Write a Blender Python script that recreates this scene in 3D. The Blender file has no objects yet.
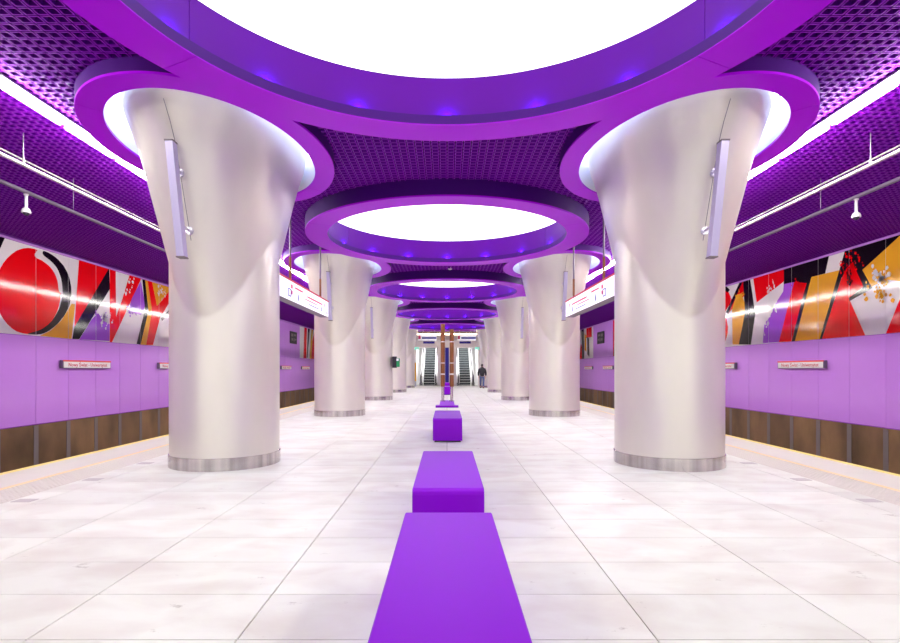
import bpy, bmesh, math, random
from math import sin, cos, pi, radians, atan2, hypot
import numpy as np
from mathutils import Vector, Matrix

S = bpy.context.scene
C = S.collection

# ------------------------------------------------------------------ camera
CAM_Z = 1.38
cam_d = bpy.data.cameras.new('camera')
cam = bpy.data.objects.new('camera', cam_d)
C.objects.link(cam)
cam.location = (0, 0, CAM_Z)
cam.rotation_euler = (pi / 2, 0, 0)
cam_d.sensor_width = 36.0
cam_d.lens = 36.0 * 549.0 / 900.0
cam_d.shift_x = 0.0033
cam_d.shift_y = 0.0539
cam_d.clip_start = 0.05
S.camera = cam

# ------------------------------------------------------------------ world, exposure
world = bpy.data.worlds.new('hall_ambient')
S.world = world
world.use_nodes = True
wb = world.node_tree.nodes['Background']
wb.inputs[0].default_value = (1.0, 0.97, 0.95, 1)
wb.inputs[1].default_value = 1.3
S.view_settings.view_transform = 'Standard'
S.view_settings.look = 'None'
S.view_settings.gamma = 1.0
S.view_settings.use_curve_mapping = False
S.view_settings.exposure = 0.0

DISC_L = 1.85      # radiance of the round luminous ceilings
STRIP_L = 62.0    # radiance of the tube lights
COVE_L = 13.0      # radiance of the cove lights round the column heads
LED_W = 4.0       # watts of each small blue lamp

# ------------------------------------------------------------------ materials
def srgb(r, g, b):
    f = lambda c: (c / 255 / 12.92) if c / 255 <= 0.04045 else ((c / 255 + 0.055) / 1.055) ** 2.4
    return (f(r), f(g), f(b), 1)

def mat(name, col, rough=0.5, metal=0.0, spec=0.5, coat=0.0, emit=None, strength=0.0, noise=0.0, scale=5.0, bump=0.0, rnd=0.0, stretch=None, world=False):
    m = bpy.data.materials.new(name)
    m.use_nodes = True
    nt = m.node_tree
    b = nt.nodes['Principled BSDF']
    b.inputs['Base Color'].default_value = col
    b.inputs['Roughness'].default_value = rough
    b.inputs['Metallic'].default_value = metal
    b.inputs['Specular IOR Level'].default_value = spec
    b.inputs['Coat Weight'].default_value = coat
    b.inputs['Coat Roughness'].default_value = 0.05
    if emit:
        b.inputs['Emission Color'].default_value = emit
        b.inputs['Emission Strength'].default_value = strength
    if noise or bump or rnd:
        tc = nt.nodes.new('ShaderNodeTexCoord')
        mp = nt.nodes.new('ShaderNodeMapping')
        if stretch: mp.inputs['Scale'].default_value = stretch
        nt.links.new(nt.nodes.new('ShaderNodeNewGeometry').outputs['Position'] if world else tc.outputs['Object'], mp.inputs[0])
        nz = nt.nodes.new('ShaderNodeTexNoise')
        nz.inputs['Scale'].default_value = scale
        nz.inputs['Detail'].default_value = 6
        nt.links.new(mp.outputs[0], nz.inputs['Vector'])
        mr = nt.nodes.new('ShaderNodeMapRange')
        mr.inputs['From Min'].default_value = 0.3
        mr.inputs['From Max'].default_value = 0.7
        mr.inputs['To Min'].default_value = 1 - noise
        mr.inputs['To Max'].default_value = 1 + noise * 0.4
        nt.links.new(nz.outputs[0], mr.inputs[0])
        mul = nt.nodes.new('ShaderNodeVectorMath'); mul.operation = 'SCALE'
        mul.inputs[0].default_value = col[:3]
        src = mr.outputs[0]
        if rnd:
            oi = nt.nodes.new('ShaderNodeObjectInfo')
            r2 = nt.nodes.new('ShaderNodeMapRange')
            r2.inputs['To Min'].default_value = 1 - rnd
            r2.inputs['To Max'].default_value = 1
            nt.links.new(oi.outputs['Random'], r2.inputs[0])
            mm = nt.nodes.new('ShaderNodeMath'); mm.operation = 'MULTIPLY'
            nt.links.new(src, mm.inputs[0]); nt.links.new(r2.outputs[0], mm.inputs[1])
            src = mm.outputs[0]
        nt.links.new(src, mul.inputs['Scale'])
        nt.links.new(mul.outputs[0], b.inputs['Base Color'])
        if bump:
            bp = nt.nodes.new('ShaderNodeBump')
            bp.inputs['Strength'].default_value = bump
            bp.inputs['Distance'].default_value = 0.01
            nt.links.new(nz.outputs[0], bp.inputs['Height'])
            nt.links.new(bp.outputs[0], b.inputs['Normal'])
    return m

def stone_material():
    m = mat('pale_stone', srgb(238, 234, 229), rough=0.4, spec=0.35)
    nt = m.node_tree; N = nt.nodes; L = nt.links
    b = N['Principled BSDF']
    g = N.new('ShaderNodeNewGeometry')
    oi = N.new('ShaderNodeObjectInfo')
    n1 = N.new('ShaderNodeTexNoise'); n1.inputs['Scale'].default_value = 1.6; n1.inputs['Detail'].default_value = 8
    n1.inputs['Distortion'].default_value = 0.4
    mp = N.new('ShaderNodeMapping'); mp.inputs['Scale'].default_value = (1.0, 1.5, 1)
    L.new(g.outputs['Position'], mp.inputs[0]); L.new(mp.outputs[0], n1.inputs['Vector'])
    cr = N.new('ShaderNodeValToRGB')
    e = cr.color_ramp.elements
    e[0].position = 0.30; e[0].color = srgb(222, 218, 208)
    e[1].position = 0.58; e[1].color = srgb(236, 238, 228)
    L.new(n1.outputs[0], cr.inputs[0])
    n2 = N.new('ShaderNodeTexNoise'); n2.inputs['Scale'].default_value = 3.0; n2.inputs['Detail'].default_value = 10
    n2.inputs['Roughness'].default_value = 0.7
    L.new(mp.outputs[0], n2.inputs['Vector'])
    c2 = N.new('ShaderNodeValToRGB')
    e = c2.color_ramp.elements
    e[0].position = 0.27; e[0].color = (0.45, 0.40, 0.37, 1)
    e[1].position = 0.37; e[1].color = (1, 1, 1, 1)
    L.new(n2.outputs[0], c2.inputs[0])
    mx = N.new('ShaderNodeMix'); mx.data_type = 'RGBA'; mx.blend_type = 'MULTIPLY'; mx.inputs[0].default_value = 1.0
    L.new(cr.outputs[0], mx.inputs[6]); L.new(c2.outputs[0], mx.inputs[7])
    r2 = N.new('ShaderNodeMapRange'); r2.inputs['To Min'].default_value = 0.9; r2.inputs['To Max'].default_value = 1
    L.new(oi.outputs['Random'], r2.inputs[0])
    sc = N.new('ShaderNodeVectorMath'); sc.operation = 'SCALE'
    L.new(mx.outputs[2], sc.inputs[0]); L.new(r2.outputs[0], sc.inputs['Scale'])
    L.new(sc.outputs[0], b.inputs['Base Color'])
    return m

M = {}
M['stone'] = stone_material()
M['grout'] = mat('grout', srgb(150, 140, 135), 0.8)
M['concrete'] = mat('track_bed_concrete', srgb(120, 112, 105), 0.9, noise=0.2, scale=3)
M['paint'] = mat('purple_paint', srgb(112, 8, 160), 0.4, spec=0.2)
M['ring_paint'] = mat('magenta_purple_paint', srgb(174, 4, 228), 0.38, spec=0.1)
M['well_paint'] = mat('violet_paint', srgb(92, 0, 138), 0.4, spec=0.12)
M['dark_purple'] = mat('dark_purple_backing', srgb(14, 1, 30), 0.8, spec=0.1)
M['cell'] = mat('purple_grille', srgb(148, 10, 196), 0.5, spec=0.15)
M['cell_wall'] = mat('shaded_violet_grille_web', srgb(84, 4, 134), 0.6, spec=0.1)  # shade inside the cells put into the colour, darker than the rims
M['band'] = mat('shaded_violet_paint', srgb(66, 2, 112), 0.5, spec=0.15)  # shade on the outer bands is put into this violet; inner lip shares it
M['bench'] = mat('violet_bench_lacquer', srgb(136, 2, 206), 0.4, spec=0.15)
M['steel'] = mat('brushed_pale_steel', srgb(228, 223, 212), 0.34, metal=0.42, spec=0.5, noise=0.07, scale=1.6, stretch=(1, 1, 0.35))
M['plinth'] = mat('satin_steel_band', srgb(205, 198, 196), 0.16, metal=1.0, noise=0.4, scale=7, stretch=(1, 1, 0.02))  # upright streaks paint the reflected light and dark bands into the colour
M['seam'] = mat('dark_joint', srgb(110, 105, 115), 0.7)
M['cove'] = mat('white_cove_paint', srgb(235, 235, 245), 0.6)
M['disc'] = mat('luminous_stretch_ceiling', (0.9, 0.9, 0.9, 1), 0.6, emit=(1, 0.985, 0.93, 1), strength=DISC_L)
M['tube'] = mat('tube_light_diffuser', (0.9, 0.9, 0.9, 1), 0.5, emit=(1, 0.98, 0.9, 1), strength=STRIP_L)
M['covelight'] = mat('cove_light_diffuser', (0.9, 0.9, 0.9, 1), 0.5, emit=(0.5, 0.6, 1, 1), strength=COVE_L)
M['led'] = mat('blue_lamp_lens', (0.2, 0.2, 0.9, 1), 0.4, emit=(0.25, 0.25, 1, 1), strength=40)
M['housing'] = mat('pale_aluminium', srgb(205, 200, 215), 0.35, metal=0.6)
M['plate'] = mat('pale_grey_plate', srgb(196, 190, 188), 0.4, metal=0.3)
M['fixture'] = mat('lilac_grey_aluminium', srgb(190, 182, 215), 0.35, metal=0.5)
M['rail'] = mat('polished_rail', srgb(235, 228, 232), 0.25, metal=0.7)
M['greyrail'] = mat('grey_pipe', srgb(128, 116, 136), 0.45, metal=0.5)
M['white'] = mat('white_enamel', srgb(240, 238, 240), 0.4)
M['glass_dark'] = mat('dark_dome_glass', srgb(60, 55, 70), 0.1)
M['lilac'] = mat('lilac_enamel_panel', srgb(214, 146, 246), 0.12, spec=0.4, rnd=0.04, noise=0.01)
M['a_white'] = mat('print_white', srgb(244, 236, 240), 0.09, spec=0.26, noise=0.01, scale=1.3, bump=0.3)
M['a_red'] = mat('print_red', srgb(250, 2, 12), 0.09, spec=0.26, noise=0.01, scale=1.3, bump=0.3)
M['a_black'] = mat('print_black', srgb(18, 8, 18), 0.09, spec=0.26, noise=0.01, scale=1.3, bump=0.3)
M['a_ochre'] = mat('print_ochre', srgb(242, 172, 44), 0.09, spec=0.26, noise=0.01, scale=1.3, bump=0.3)
M['a_lilac'] = mat('print_violet', srgb(170, 84, 222), 0.09, spec=0.26, noise=0.01, scale=1.3, bump=0.3)
M['rust'] = mat('rusty_brown_panel', srgb(146, 112, 76), 0.5, noise=0.6, scale=0.9, rnd=0.4, stretch=(1, 1, 0.6), world=True)
M['greyjoint'] = mat('blue_grey_joint_strip', srgb(122, 112, 112), 0.5)
M['black'] = mat('black_rubber', srgb(25, 22, 30), 0.5)
M['yellow'] = mat('yellow_line_paint', srgb(255, 236, 130), 0.5)
M['orange'] = mat('orange_line_paint', srgb(250, 222, 170), 0.5)
M['edge'] = mat('white_edge_granite', srgb(228, 226, 214), 0.4)
M['tactile'] = mat('tactile_stone', srgb(214, 208, 198), 0.45)
M['signwhite'] = mat('lit_sign_face', srgb(245, 243, 250), 0.4, emit=(0.97, 0.96, 1, 1), strength=0.55)
M['boardwhite'] = mat('white_board_face', srgb(244, 240, 240), 0.5)
M['redtext'] = mat('red_lettering', srgb(214, 60, 84), 0.5)
M['pinktext'] = mat('rose_lettering', srgb(228, 60, 110), 0.5)
M['bluetext'] = mat('blue_lettering', srgb(40, 40, 170), 0.5)
M['redline'] = mat('red_edge_strip', srgb(240, 82, 60), 0.5)
M['bronze'] = mat('brown_bronze', srgb(140, 88, 52), 0.4, metal=0.3, noise=0.1, scale=9)
M['step'] = mat('escalator_step_metal', srgb(46, 50, 54), 0.45, metal=0.4)
M['stepedge'] = mat('step_nosing', srgb(78, 88, 86), 0.4, metal=0.5)
M['beige'] = mat('beige_wall_cladding', srgb(225, 216, 206), 0.45)
M['green'] = mat('green_enamel', srgb(20, 150, 90), 0.4)
M['teal'] = mat('lit_green_exit_face', srgb(90, 220, 180), 0.4, emit=(0.25, 0.9, 0.65, 1), strength=0.8)
M['amber'] = mat('amber_panel', srgb(252, 190, 60), 0.5)
M['warmlamp'] = mat('warm_lamp_diffuser', srgb(255, 220, 170), 0.5, emit=(1, 0.8, 0.55, 1), strength=14)
M['jacket'] = mat('black_quilted_nylon', srgb(28, 28, 36), 0.6)
M['jeans'] = mat('blue_denim', srgb(84, 100, 140), 0.8)
M['skin'] = mat('skin', srgb(205, 160, 135), 0.6)
M['hair'] = mat('dark_brown_hair', srgb(40, 28, 24), 0.6)
M['shoe'] = mat('brown_leather', srgb(90, 60, 45), 0.6)

# ------------------------------------------------------------------ helpers
def tag(o, label=None, cat=None, group=None, kind=None):
    if label: o['label'] = label
    if cat: o['category'] = cat
    if group: o['group'] = group
    if kind: o['kind'] = kind
    return o

def empty(name, loc=(0, 0, 0), rz=0, parent=None):
    o = bpy.data.objects.new(name, None)
    o.empty_display_size = 0.2
    C.objects.link(o); o.location = loc; o.rotation_euler = (0, 0, rz); o.parent = parent
    return o

def link(name, me, parent=None, loc=(0, 0, 0)):
    o = bpy.data.objects.new(name, me)
    C.objects.link(o); o.parent = parent; o.location = loc
    return o

def copy_tree(o, parent=None):
    c = o.copy(); C.objects.link(c); c.parent = parent
    for ch in o.children: copy_tree(ch, c)
    return c

class MB:
    def __init__(s): s.v = []; s.f = []; s.mi = []; s.sm = []
    def add(s, vs, fs, mi=0, smooth=False):
        n = len(s.v); s.v += [tuple(v) for v in vs]
        for f in fs:
            s.f.append([i + n for i in f]); s.mi.append(mi); s.sm.append(smooth)
    def box(s, x0, y0, z0, x1, y1, z1, mi=0):
        vs = [(x, y, z) for x in (x0, x1) for y in (y0, y1) for z in (z0, z1)]
        s.add(vs, [(0, 1, 3, 2), (4, 6, 7, 5), (0, 4, 5, 1), (2, 3, 7, 6), (0, 2, 6, 4), (1, 5, 7, 3)], mi)
        return s
    def bevbox(s, x0, y0, z0, x1, y1, z1, b=0.01, mi=0):
        bm = bmesh.new()
        bmesh.ops.create_cube(bm, size=1)
        for v in bm.verts:
            v.co = Vector(((x0 + x1) / 2 + v.co.x * (x1 - x0), (y0 + y1) / 2 + v.co.y * (y1 - y0), (z0 + z1) / 2 + v.co.z * (z1 - z0)))
        bmesh.ops.bevel(bm, geom=bm.edges[:], offset=b, segments=2, affect='EDGES', profile=0.5)
        s.add([v.co for v in bm.verts], [[v.index for v in f.verts] for f in bm.faces], mi)
        bm.free(); return s
    def tube(s, p0, p1, r0, r1=None, n=12, mi=0, caps=True):
        r1 = r0 if r1 is None else r1
        p0 = Vector(p0); p1 = Vector(p1); d = (p1 - p0).normalized()
        a = d.orthogonal().normalized(); b = d.cross(a)
        vs = []
        for p, r in ((p0, r0), (p1, r1)):
            for i in range(n):
                t = 2 * pi * i / n
                vs.append(p + a * (r * cos(t)) + b * (r * sin(t)))
        s.add(vs, [(i, (i + 1) % n, n + (i + 1) % n, n + i) for i in range(n)], mi, True)
        if caps:
            s.add(vs[:n], [list(range(n))[::-1]], mi); s.add(vs[n:], [list(range(n))], mi)
        return s
    def path(s, pts, r, n=8, mi=0):
        for a, b in zip(pts[:-1], pts[1:]): s.tube(a, b, r, n=n, mi=mi)
        return s
    def sweep(s, prof, pos, n, a0=0, a1=2 * pi, mi=0, smooth=True, close_prof=True):
        # prof: list of profile points, pos(angle, p) -> point
        full = abs(a1 - a0 - 2 * pi) < 1e-6
        k = n if full else n + 1
        vs = [pos(a0 + (a1 - a0) * i / n, p) for i in range(k) for p in prof]
        m = len(prof); mm = m if close_prof else m - 1
        for j in range(mm):
            j2 = (j + 1) % m
            fs = [(i * m + j, ((i + 1) % k) * m + j, ((i + 1) % k) * m + j2, i * m + j2) for i in range(n)]
            base = len(s.v) if j == 0 else base0
            if j == 0:
                base0 = base
                s.v += [tuple(v) for v in vs]
            for f in fs:
                s.f.append([q + base0 for q in f]); s.mi.append(mi); s.sm.append(smooth)
        if not full and close_prof:
            s.f.append([base0 + j for j in range(m)][::-1]); s.mi.append(mi); s.sm.append(False)
            s.f.append([base0 + (k - 1) * m + j for j in range(m)]); s.mi.append(mi); s.sm.append(False)
        return s
    def mesh(s, name, mats, sharp=40):
        me = bpy.data.meshes.new(name)
        me.from_pydata(s.v, [], s.f)
        for m in (mats if isinstance(mats, (list, tuple)) else [mats]): me.materials.append(m)
        me.polygons.foreach_set('material_index', s.mi)
        me.polygons.foreach_set('use_smooth', s.sm)
        me.update()
        bm = bmesh.new(); bm.from_mesh(me)
        bmesh.ops.recalc_face_normals(bm, faces=bm.faces)
        lim = radians(sharp)
        for e in bm.edges:
            if len(e.link_faces) == 2 and e.calc_face_angle(0) > lim: e.smooth = False
        bm.to_mesh(me); bm.free()
        return me
    def build(s, name, mats, parent=None, loc=(0, 0, 0), sharp=40):
        return link(name, s.mesh(name, mats, sharp), parent, loc)

def circ(r_key=None):
    return lambda t, p: (p[0] * cos(t), p[0] * sin(t), p[1])

def text(body, size, material, parent, loc, rot, name='lettering', ext=0.002, align='CENTER', sx=1.0):
    cu = bpy.data.curves.new(name, 'FONT'); cu.body = body; cu.size = size; cu.extrude = ext
    cu.align_x = align; cu.align_y = 'CENTER'
    cu.resolution_u = 2
    cu.materials.append(material)
    o = bpy.data.objects.new(name, cu); C.objects.link(o); o.parent = parent
    me = bpy.data.meshes.new_from_object(o)
    bpy.data.objects.remove(o)
    me.name = name
    o = bpy.data.objects.new(name, me); C.objects.link(o); o.parent = parent
    o.location = loc; o.rotation_euler = rot; o.scale = (sx, 1, 1)
    return o
ORD = ['nearest', 'second', 'third', 'fourth', 'fifth', 'sixth', 'seventh', 'eighth', 'ninth', 'tenth', 'eleventh', 'twelfth']

# ------------------------------------------------------------------ dimensions (metres)
PITCH = 8.7
Z_RING = 4.41; Z_GRID = 4.71; Z_COLLAR = 4.53; Z_DISC = 5.08; Z_BACK = 5.2
COL_X = 3.3; COL_Y0 = 8.2; COL_R = 0.765
RING_Y0 = 4.07
R_OUT = 3.2; R_IN = 2.72; R_WELL = 2.82
WALL_X = 11.0; EDGE_X = 5.95; Y_END = 48.0; Y_START = -4.0
ring_ys = [RING_Y0 + PITCH * k for k in range(5)]
col_ys = [COL_Y0 + PITCH * k for k in range(5)]
CO_A, CO_B = 1.57, 2.27     # collar outer half axes
CI_A, CI_B = 1.27, 1.97     # collar inner half axes

# ------------------------------------------------------------------ floor
floor = MB().box(-EDGE_X, Y_START, -0.35, EDGE_X, Y_END, -0.012).build('floor', M['grout'])
tag(floor, kind='structure')
TX, TY = 1.075, 0.568
t_me = MB().box(0, 0, -0.012, TX - 0.008, TY - 0.006, 0).mesh('tile', M['stone'])
rows = []
k = -4
while 2.81 + TY * k < Y_END - TY: rows.append(2.81 + TY * k); k += 1
n_obj = 0; rest = MB()
for r, y in enumerate(rows):
    for c in range(-4, 4):
        if n_obj < 296:
            link('tile', t_me, floor, (c * TX + 0.004, y + 0.003, 0)); n_obj += 1
        else:
            rest.box(c * TX + 0.004, y + 0.003, -0.012, (c + 1) * TX - 0.004, y + TY - 0.003, 0)
tag(rest.build('distant_tile', M['stone'], floor), kind='stuff')
MB().box(-4.3, Y_START, -0.012, 4.3, rows[0] - 0.002, 0).build('threshold_slab', M['stone'], floor)
for sx in (-1, 1):
    # border course, tactile course, white edge course: slabs 1.136 m long
    def slab(x0, x1, nm, m, z=0.0):
        me = MB().box(min(sx * x0, sx * x1), 0, -0.012, max(sx * x0, sx * x1), 1.13, z).mesh(nm, m)
        y = 2.81 - TY * 8
        while y < Y_END - 1.2:
            link(nm, me, floor, (0, y + 0.003, 0)); y += 1.136
    slab(4.304, 4.596, 'border_slab', M['stone'])
    slab(4.60, 5.126, 'tactile_slab', M['tactile'])
    slab(5.206, 5.86, 'edge_slab', M['edge'])
    MB().box(min(sx * 5.13, sx * 5.2), Y_START, -0.012, max(sx * 5.13, sx * 5.2), Y_END, 0.001).build('orange_line', M['orange'], floor)
    MB().box(min(sx * 5.864, sx * 5.97), Y_START, -0.2, max(sx * 5.864, sx * 5.97), Y_END, 0.002).build('yellow_line', M['yellow'], floor)
    st = MB()
    y = 3.0
    while y < 22:
        for i in range(8):
            x = sx * (4.635 + i * 0.065)
            a, b = 0.017, 0.010
            st.add([(x - a, y - a, 0), (x + a, y - a, 0), (x + a, y + a, 0), (x - a, y + a, 0),
                    (x - b, y - b, 0.006), (x + b, y - b, 0.006), (x + b, y + b, 0.006), (x - b, y + b, 0.006)],
                   [(4, 5, 6, 7), (0, 1, 5, 4), (1, 2, 6, 5), (2, 3, 7, 6), (3, 0, 4, 7)])
        y += 0.065
    tag(st.build('tactile_stud', M['tactile'], floor), kind='stuff')
    for i, y in enumerate((5.8, 6.92, 8.12)):
        pl = MB().bevbox(-0.1, -0.07, 0, 0.1, 0.07, 0.004, 0.0015).build('floor_plate', M['plate'], None, (sx * 4.46, y, 0))
        tag(pl, '%s small grey metal plate set in the %s floor beside the studded strip' % (('nearest', 'middle', 'farthest')[i], 'left' if sx < 0 else 'right'), 'floor plate', 'small metal floor plates')
    # track bed
    tb = MB().box(min(sx * 5.97, sx * 11.2), Y_START, -1.45, max(sx * 5.97, sx * 11.2), Y_END, -1.3).build('floor_track_bed', M['concrete'])
    tag(tb, kind='structure')
    pf = MB().box(min(sx * 5.90, sx * 5.95), Y_START, -1.3, max(sx * 5.90, sx * 5.95), Y_END, -0.35).build('trim_platform_face', M['concrete'])
    tag(pf, kind='structure')

# ------------------------------------------------------------------ ceiling: backing + open square cells
ceiling = MB().box(-11.2, Y_START, Z_BACK, 11.2, Y_END, Z_BACK + 0.1).build('ceiling', M['dark_purple'])
tag(ceiling, kind='structure')
P = 0.12
def cell_geom():
    o, w, h = 0.0525, 0.012, 0.065
    i = o - w
    v = [(sx_ * q, sy_ * q, z) for (q, z) in ((o, 0), (i, 0), (i, h), (o, h)) for (sx_, sy_) in ((-1, -1), (1, -1), (1, 1), (-1, 1))]
    f = []
    for k in range(4):
        k2 = (k + 1) % 4
        f.append((k, 4 + k, 4 + k2, k2))        # bottom rim
        f.append((4 + k, 8 + k, 8 + k2, 4 + k2))   # inner wall
        f.append((k2, 12 + k2, 12 + k, k))       # outer wall
    return v, f
cv, cf = cell_geom()
def blocked(x, y):
    ax = abs(x)
    for ry in ring_ys:
        if hypot(x, y - ry) < R_OUT - 0.02: return True
    for cy in col_ys:
        if ((ax - COL_X) / CO_A) ** 2 + ((y - cy + 0.1) / CO_B) ** 2 < 0.98: return True
    return False
cells = []
nx = int(10.9 / P)
y = 2.7
while y < 47.8:
    for i in range(-nx, nx + 1):
        x = (i + 0.5) * P
        if x > 10.93: continue
        if abs(x) > 0.95 * y + 0.8: continue      # outside any view of the hall
        if not blocked(x, y): cells.append((x, y))
    y += P
# cells nearest the camera that are in view become single parts, the rest is one grille
def seen(x, y):
    u = 549 * x / y; v = 549 * (Z_GRID - CAM_Z) / y
    return abs(u) < 455 and v < 372
near = sorted([c for c in cells if seen(*c)], key=lambda c: c[1] + abs(c[0]) * 0.02)[:296]
ns = set(near)
c_me = bpy.data.meshes.new('ceiling_cell')
c_me.from_pydata(cv, [], cf); c_me.materials.append(M['cell']); c_me.materials.append(M['cell_wall']); c_me.polygons.foreach_set('material_index', [0, 1, 1] * 4)
for (x, y) in near: link('ceiling_cell', c_me, ceiling, (x, y, Z_GRID))
far = np.array([c for c in cells if c not in ns])
V = np.array(cv, float); F = np.array(cf)
allv = (V[None] + np.concatenate([far, np.full((len(far), 1), Z_GRID)], 1)[:, None]).reshape(-1, 3)
allf = (F[None] + (np.arange(len(far)) * len(V))[:, None, None]).reshape(-1, 4)
gm = bpy.data.meshes.new('cell_grille')
gm.vertices.add(len(allv)); gm.vertices.foreach_set('co', allv.ravel())
gm.loops.add(allf.size); gm.loops.foreach_set('vertex_index', allf.ravel())
gm.polygons.add(len(allf)); gm.polygons.foreach_set('loop_start', np.arange(0, allf.size, 4))
gm.update(calc_edges=True); gm.materials.append(M['cell']); gm.materials.append(M['cell_wall']); gm.polygons.foreach_set('material_index', np.tile([0, 1, 1], len(far) * 4))
tag(link('cell_grille', gm, ceiling), kind='stuff')

# ------------------------------------------------------------------ luminous rings
def make_ring():
    root = empty('ceiling_ring')
    n = 24
    J = [radians(q) for q in (27, 153, 207, 333, 387)]
    g = 0.0012
    for k in range(4):
        MB().sweep([(R_IN, 0), (R_OUT, 0), (R_OUT, 0.03), (R_OUT - 0.01, 0.03), (R_OUT - 0.01, 0.008), (R_IN, 0.008)], circ(), 16 if k % 2 else 38,
                   J[k] + g, J[k + 1] - g).build('rim_panel', M['ring_paint'], root, (0, 0, Z_RING))
    MB().sweep([(R_IN + 0.015, 0.031), (R_OUT - 0.02, 0.031), (R_OUT - 0.02, 0.05), (R_IN + 0.015, 0.05)], circ(), 96).build('rim_frame', M['dark_purple'], root, (0, 0, Z_RING))
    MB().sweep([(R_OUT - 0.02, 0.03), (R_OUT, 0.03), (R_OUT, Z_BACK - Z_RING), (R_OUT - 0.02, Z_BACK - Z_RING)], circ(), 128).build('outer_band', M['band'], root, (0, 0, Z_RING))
    MB().sweep([(R_IN, 0.009), (R_IN + 0.015, 0.009), (R_IN + 0.015, 0.12), (R_IN, 0.12)], circ(), 128).build('inner_lip', M['band'], root, (0, 0, Z_RING))
    for k in range(4):
        MB().sweep([(R_WELL, 0.05), (R_WELL + 0.02, 0.05), (R_WELL + 0.02, Z_DISC - Z_RING), (R_WELL, Z_DISC - Z_RING)], circ(), 16 if k % 2 else 38,
               J[k] + g, J[k + 1] - g).build('well_panel', M['well_paint'], root, (0, 0, Z_RING))
    MB().sweep([(R_WELL + 0.021, 0.05), (R_WELL + 0.03, 0.05), (R_WELL + 0.03, Z_DISC - Z_RING), (R_WELL + 0.021, Z_DISC - Z_RING)], circ(), 96).build('well_frame', M['dark_purple'], root, (0, 0, Z_RING))
    d = MB().sweep([(0.001, 0), (R_WELL - 0.004, 0), (R_WELL - 0.004, 0.03), (0.001, 0.03)], circ(), 128, smooth=False)
    d.build('light_disc', M['disc'], root, (0, 0, Z_DISC - 0.04))
    for k in range(16):
        a = k * pi / 8 + pi / 2
        x, y = 2.775 * cos(a), 2.775 * sin(a)
        l = MB().tube((0, 0, 0), (0, 0, 0.03), 0.022, n=10).tube((0, 0, 0.03), (0, 0, 0.045), 0.018, 0.012, n=10, mi=1).build('blue_lamp', [M['housing'], M['led']], root, (x, y, Z_RING + 0.05))
        ld = led_data
        lo = bpy.data.objects.new('lamp_glow', ld); C.objects.link(lo); lo.parent = l
        lo.location = (0, 0, 0.09)
    return root
led_data = bpy.data.lights.new('lamp_glow', 'POINT')
led_data.color = (0.12, 0.16, 1.0); led_data.energy = LED_W; led_data.shadow_soft_size = 0.02
ring0 = make_ring()
names = ['nearest, cut by the top edge', 'second, the nearest one wholly in view', 'third, beyond the small white detector', 'fourth, a flat violet lens', 'farthest, just before the escalators']
for i, y in enumerate(ring_ys):
    r = ring0 if i == 0 else copy_tree(ring0)
    r.location = (0, y, 0)
    tag(r, 'round purple ceiling ring with glowing disc, ' + names[i], 'ceiling light', 'round luminous ceiling rings')

# ------------------------------------------------------------------ column collars
def ell(t, p):   # p = (offset from the inner ellipse, z)
    return ((CI_A + p[0]) * cos(t), (CI_B + p[0]) * sin(t), p[1])
def make_collar():
    root = empty('column_collar')
    for k in range(4):
        MB().sweep([(0, 0), (0.3, 0), (0.3, 0.03), (0, 0.03)], ell, 24, k * pi / 2 + 0.002 + pi / 4, (k + 1) * pi / 2 - 0.002 + pi / 4).build('rim_panel', M['ring_paint'], root, (0, 0, Z_COLLAR))
    h = Z_BACK - Z_COLLAR
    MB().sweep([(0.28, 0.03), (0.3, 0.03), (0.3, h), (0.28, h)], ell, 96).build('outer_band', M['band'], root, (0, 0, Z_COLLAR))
    MB().sweep([(0.0, 0.03), (0.015, 0.03), (0.015, h - 0.05), (0.0, h - 0.05)], ell, 96).build('cove_wall', M['cove'], root, (0, 0, Z_COLLAR))
    MB().sweep([(-0.28, 0), (0.0, 0), (0.0, 0.03), (-0.28, 0.03)], ell, 96, smooth=False).build('cove_light', M['covelight'], root, (0, 0, 5.06))
    MB().sweep([(0.016, 0.031), (0.279, 0.031), (0.279, 0.05), (0.016, 0.05)], ell, 96).build('rim_frame', M['dark_purple'], root, (0, 0, Z_COLLAR))
    br = MB()
    for a in (0.15, 2.2, pi - 0.15, -2.2, -0.9, 0.9):
        x, y = (CI_A) * cos(a), (CI_B) * sin(a)
        br.tube((x * 0.93, y * 0.93, 5.06), (x * 0.93, y * 0.93, 4.7), 0.008, n=6)
    br.build('suspension_wire', M['greyjoint'], root)
    return root

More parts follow.
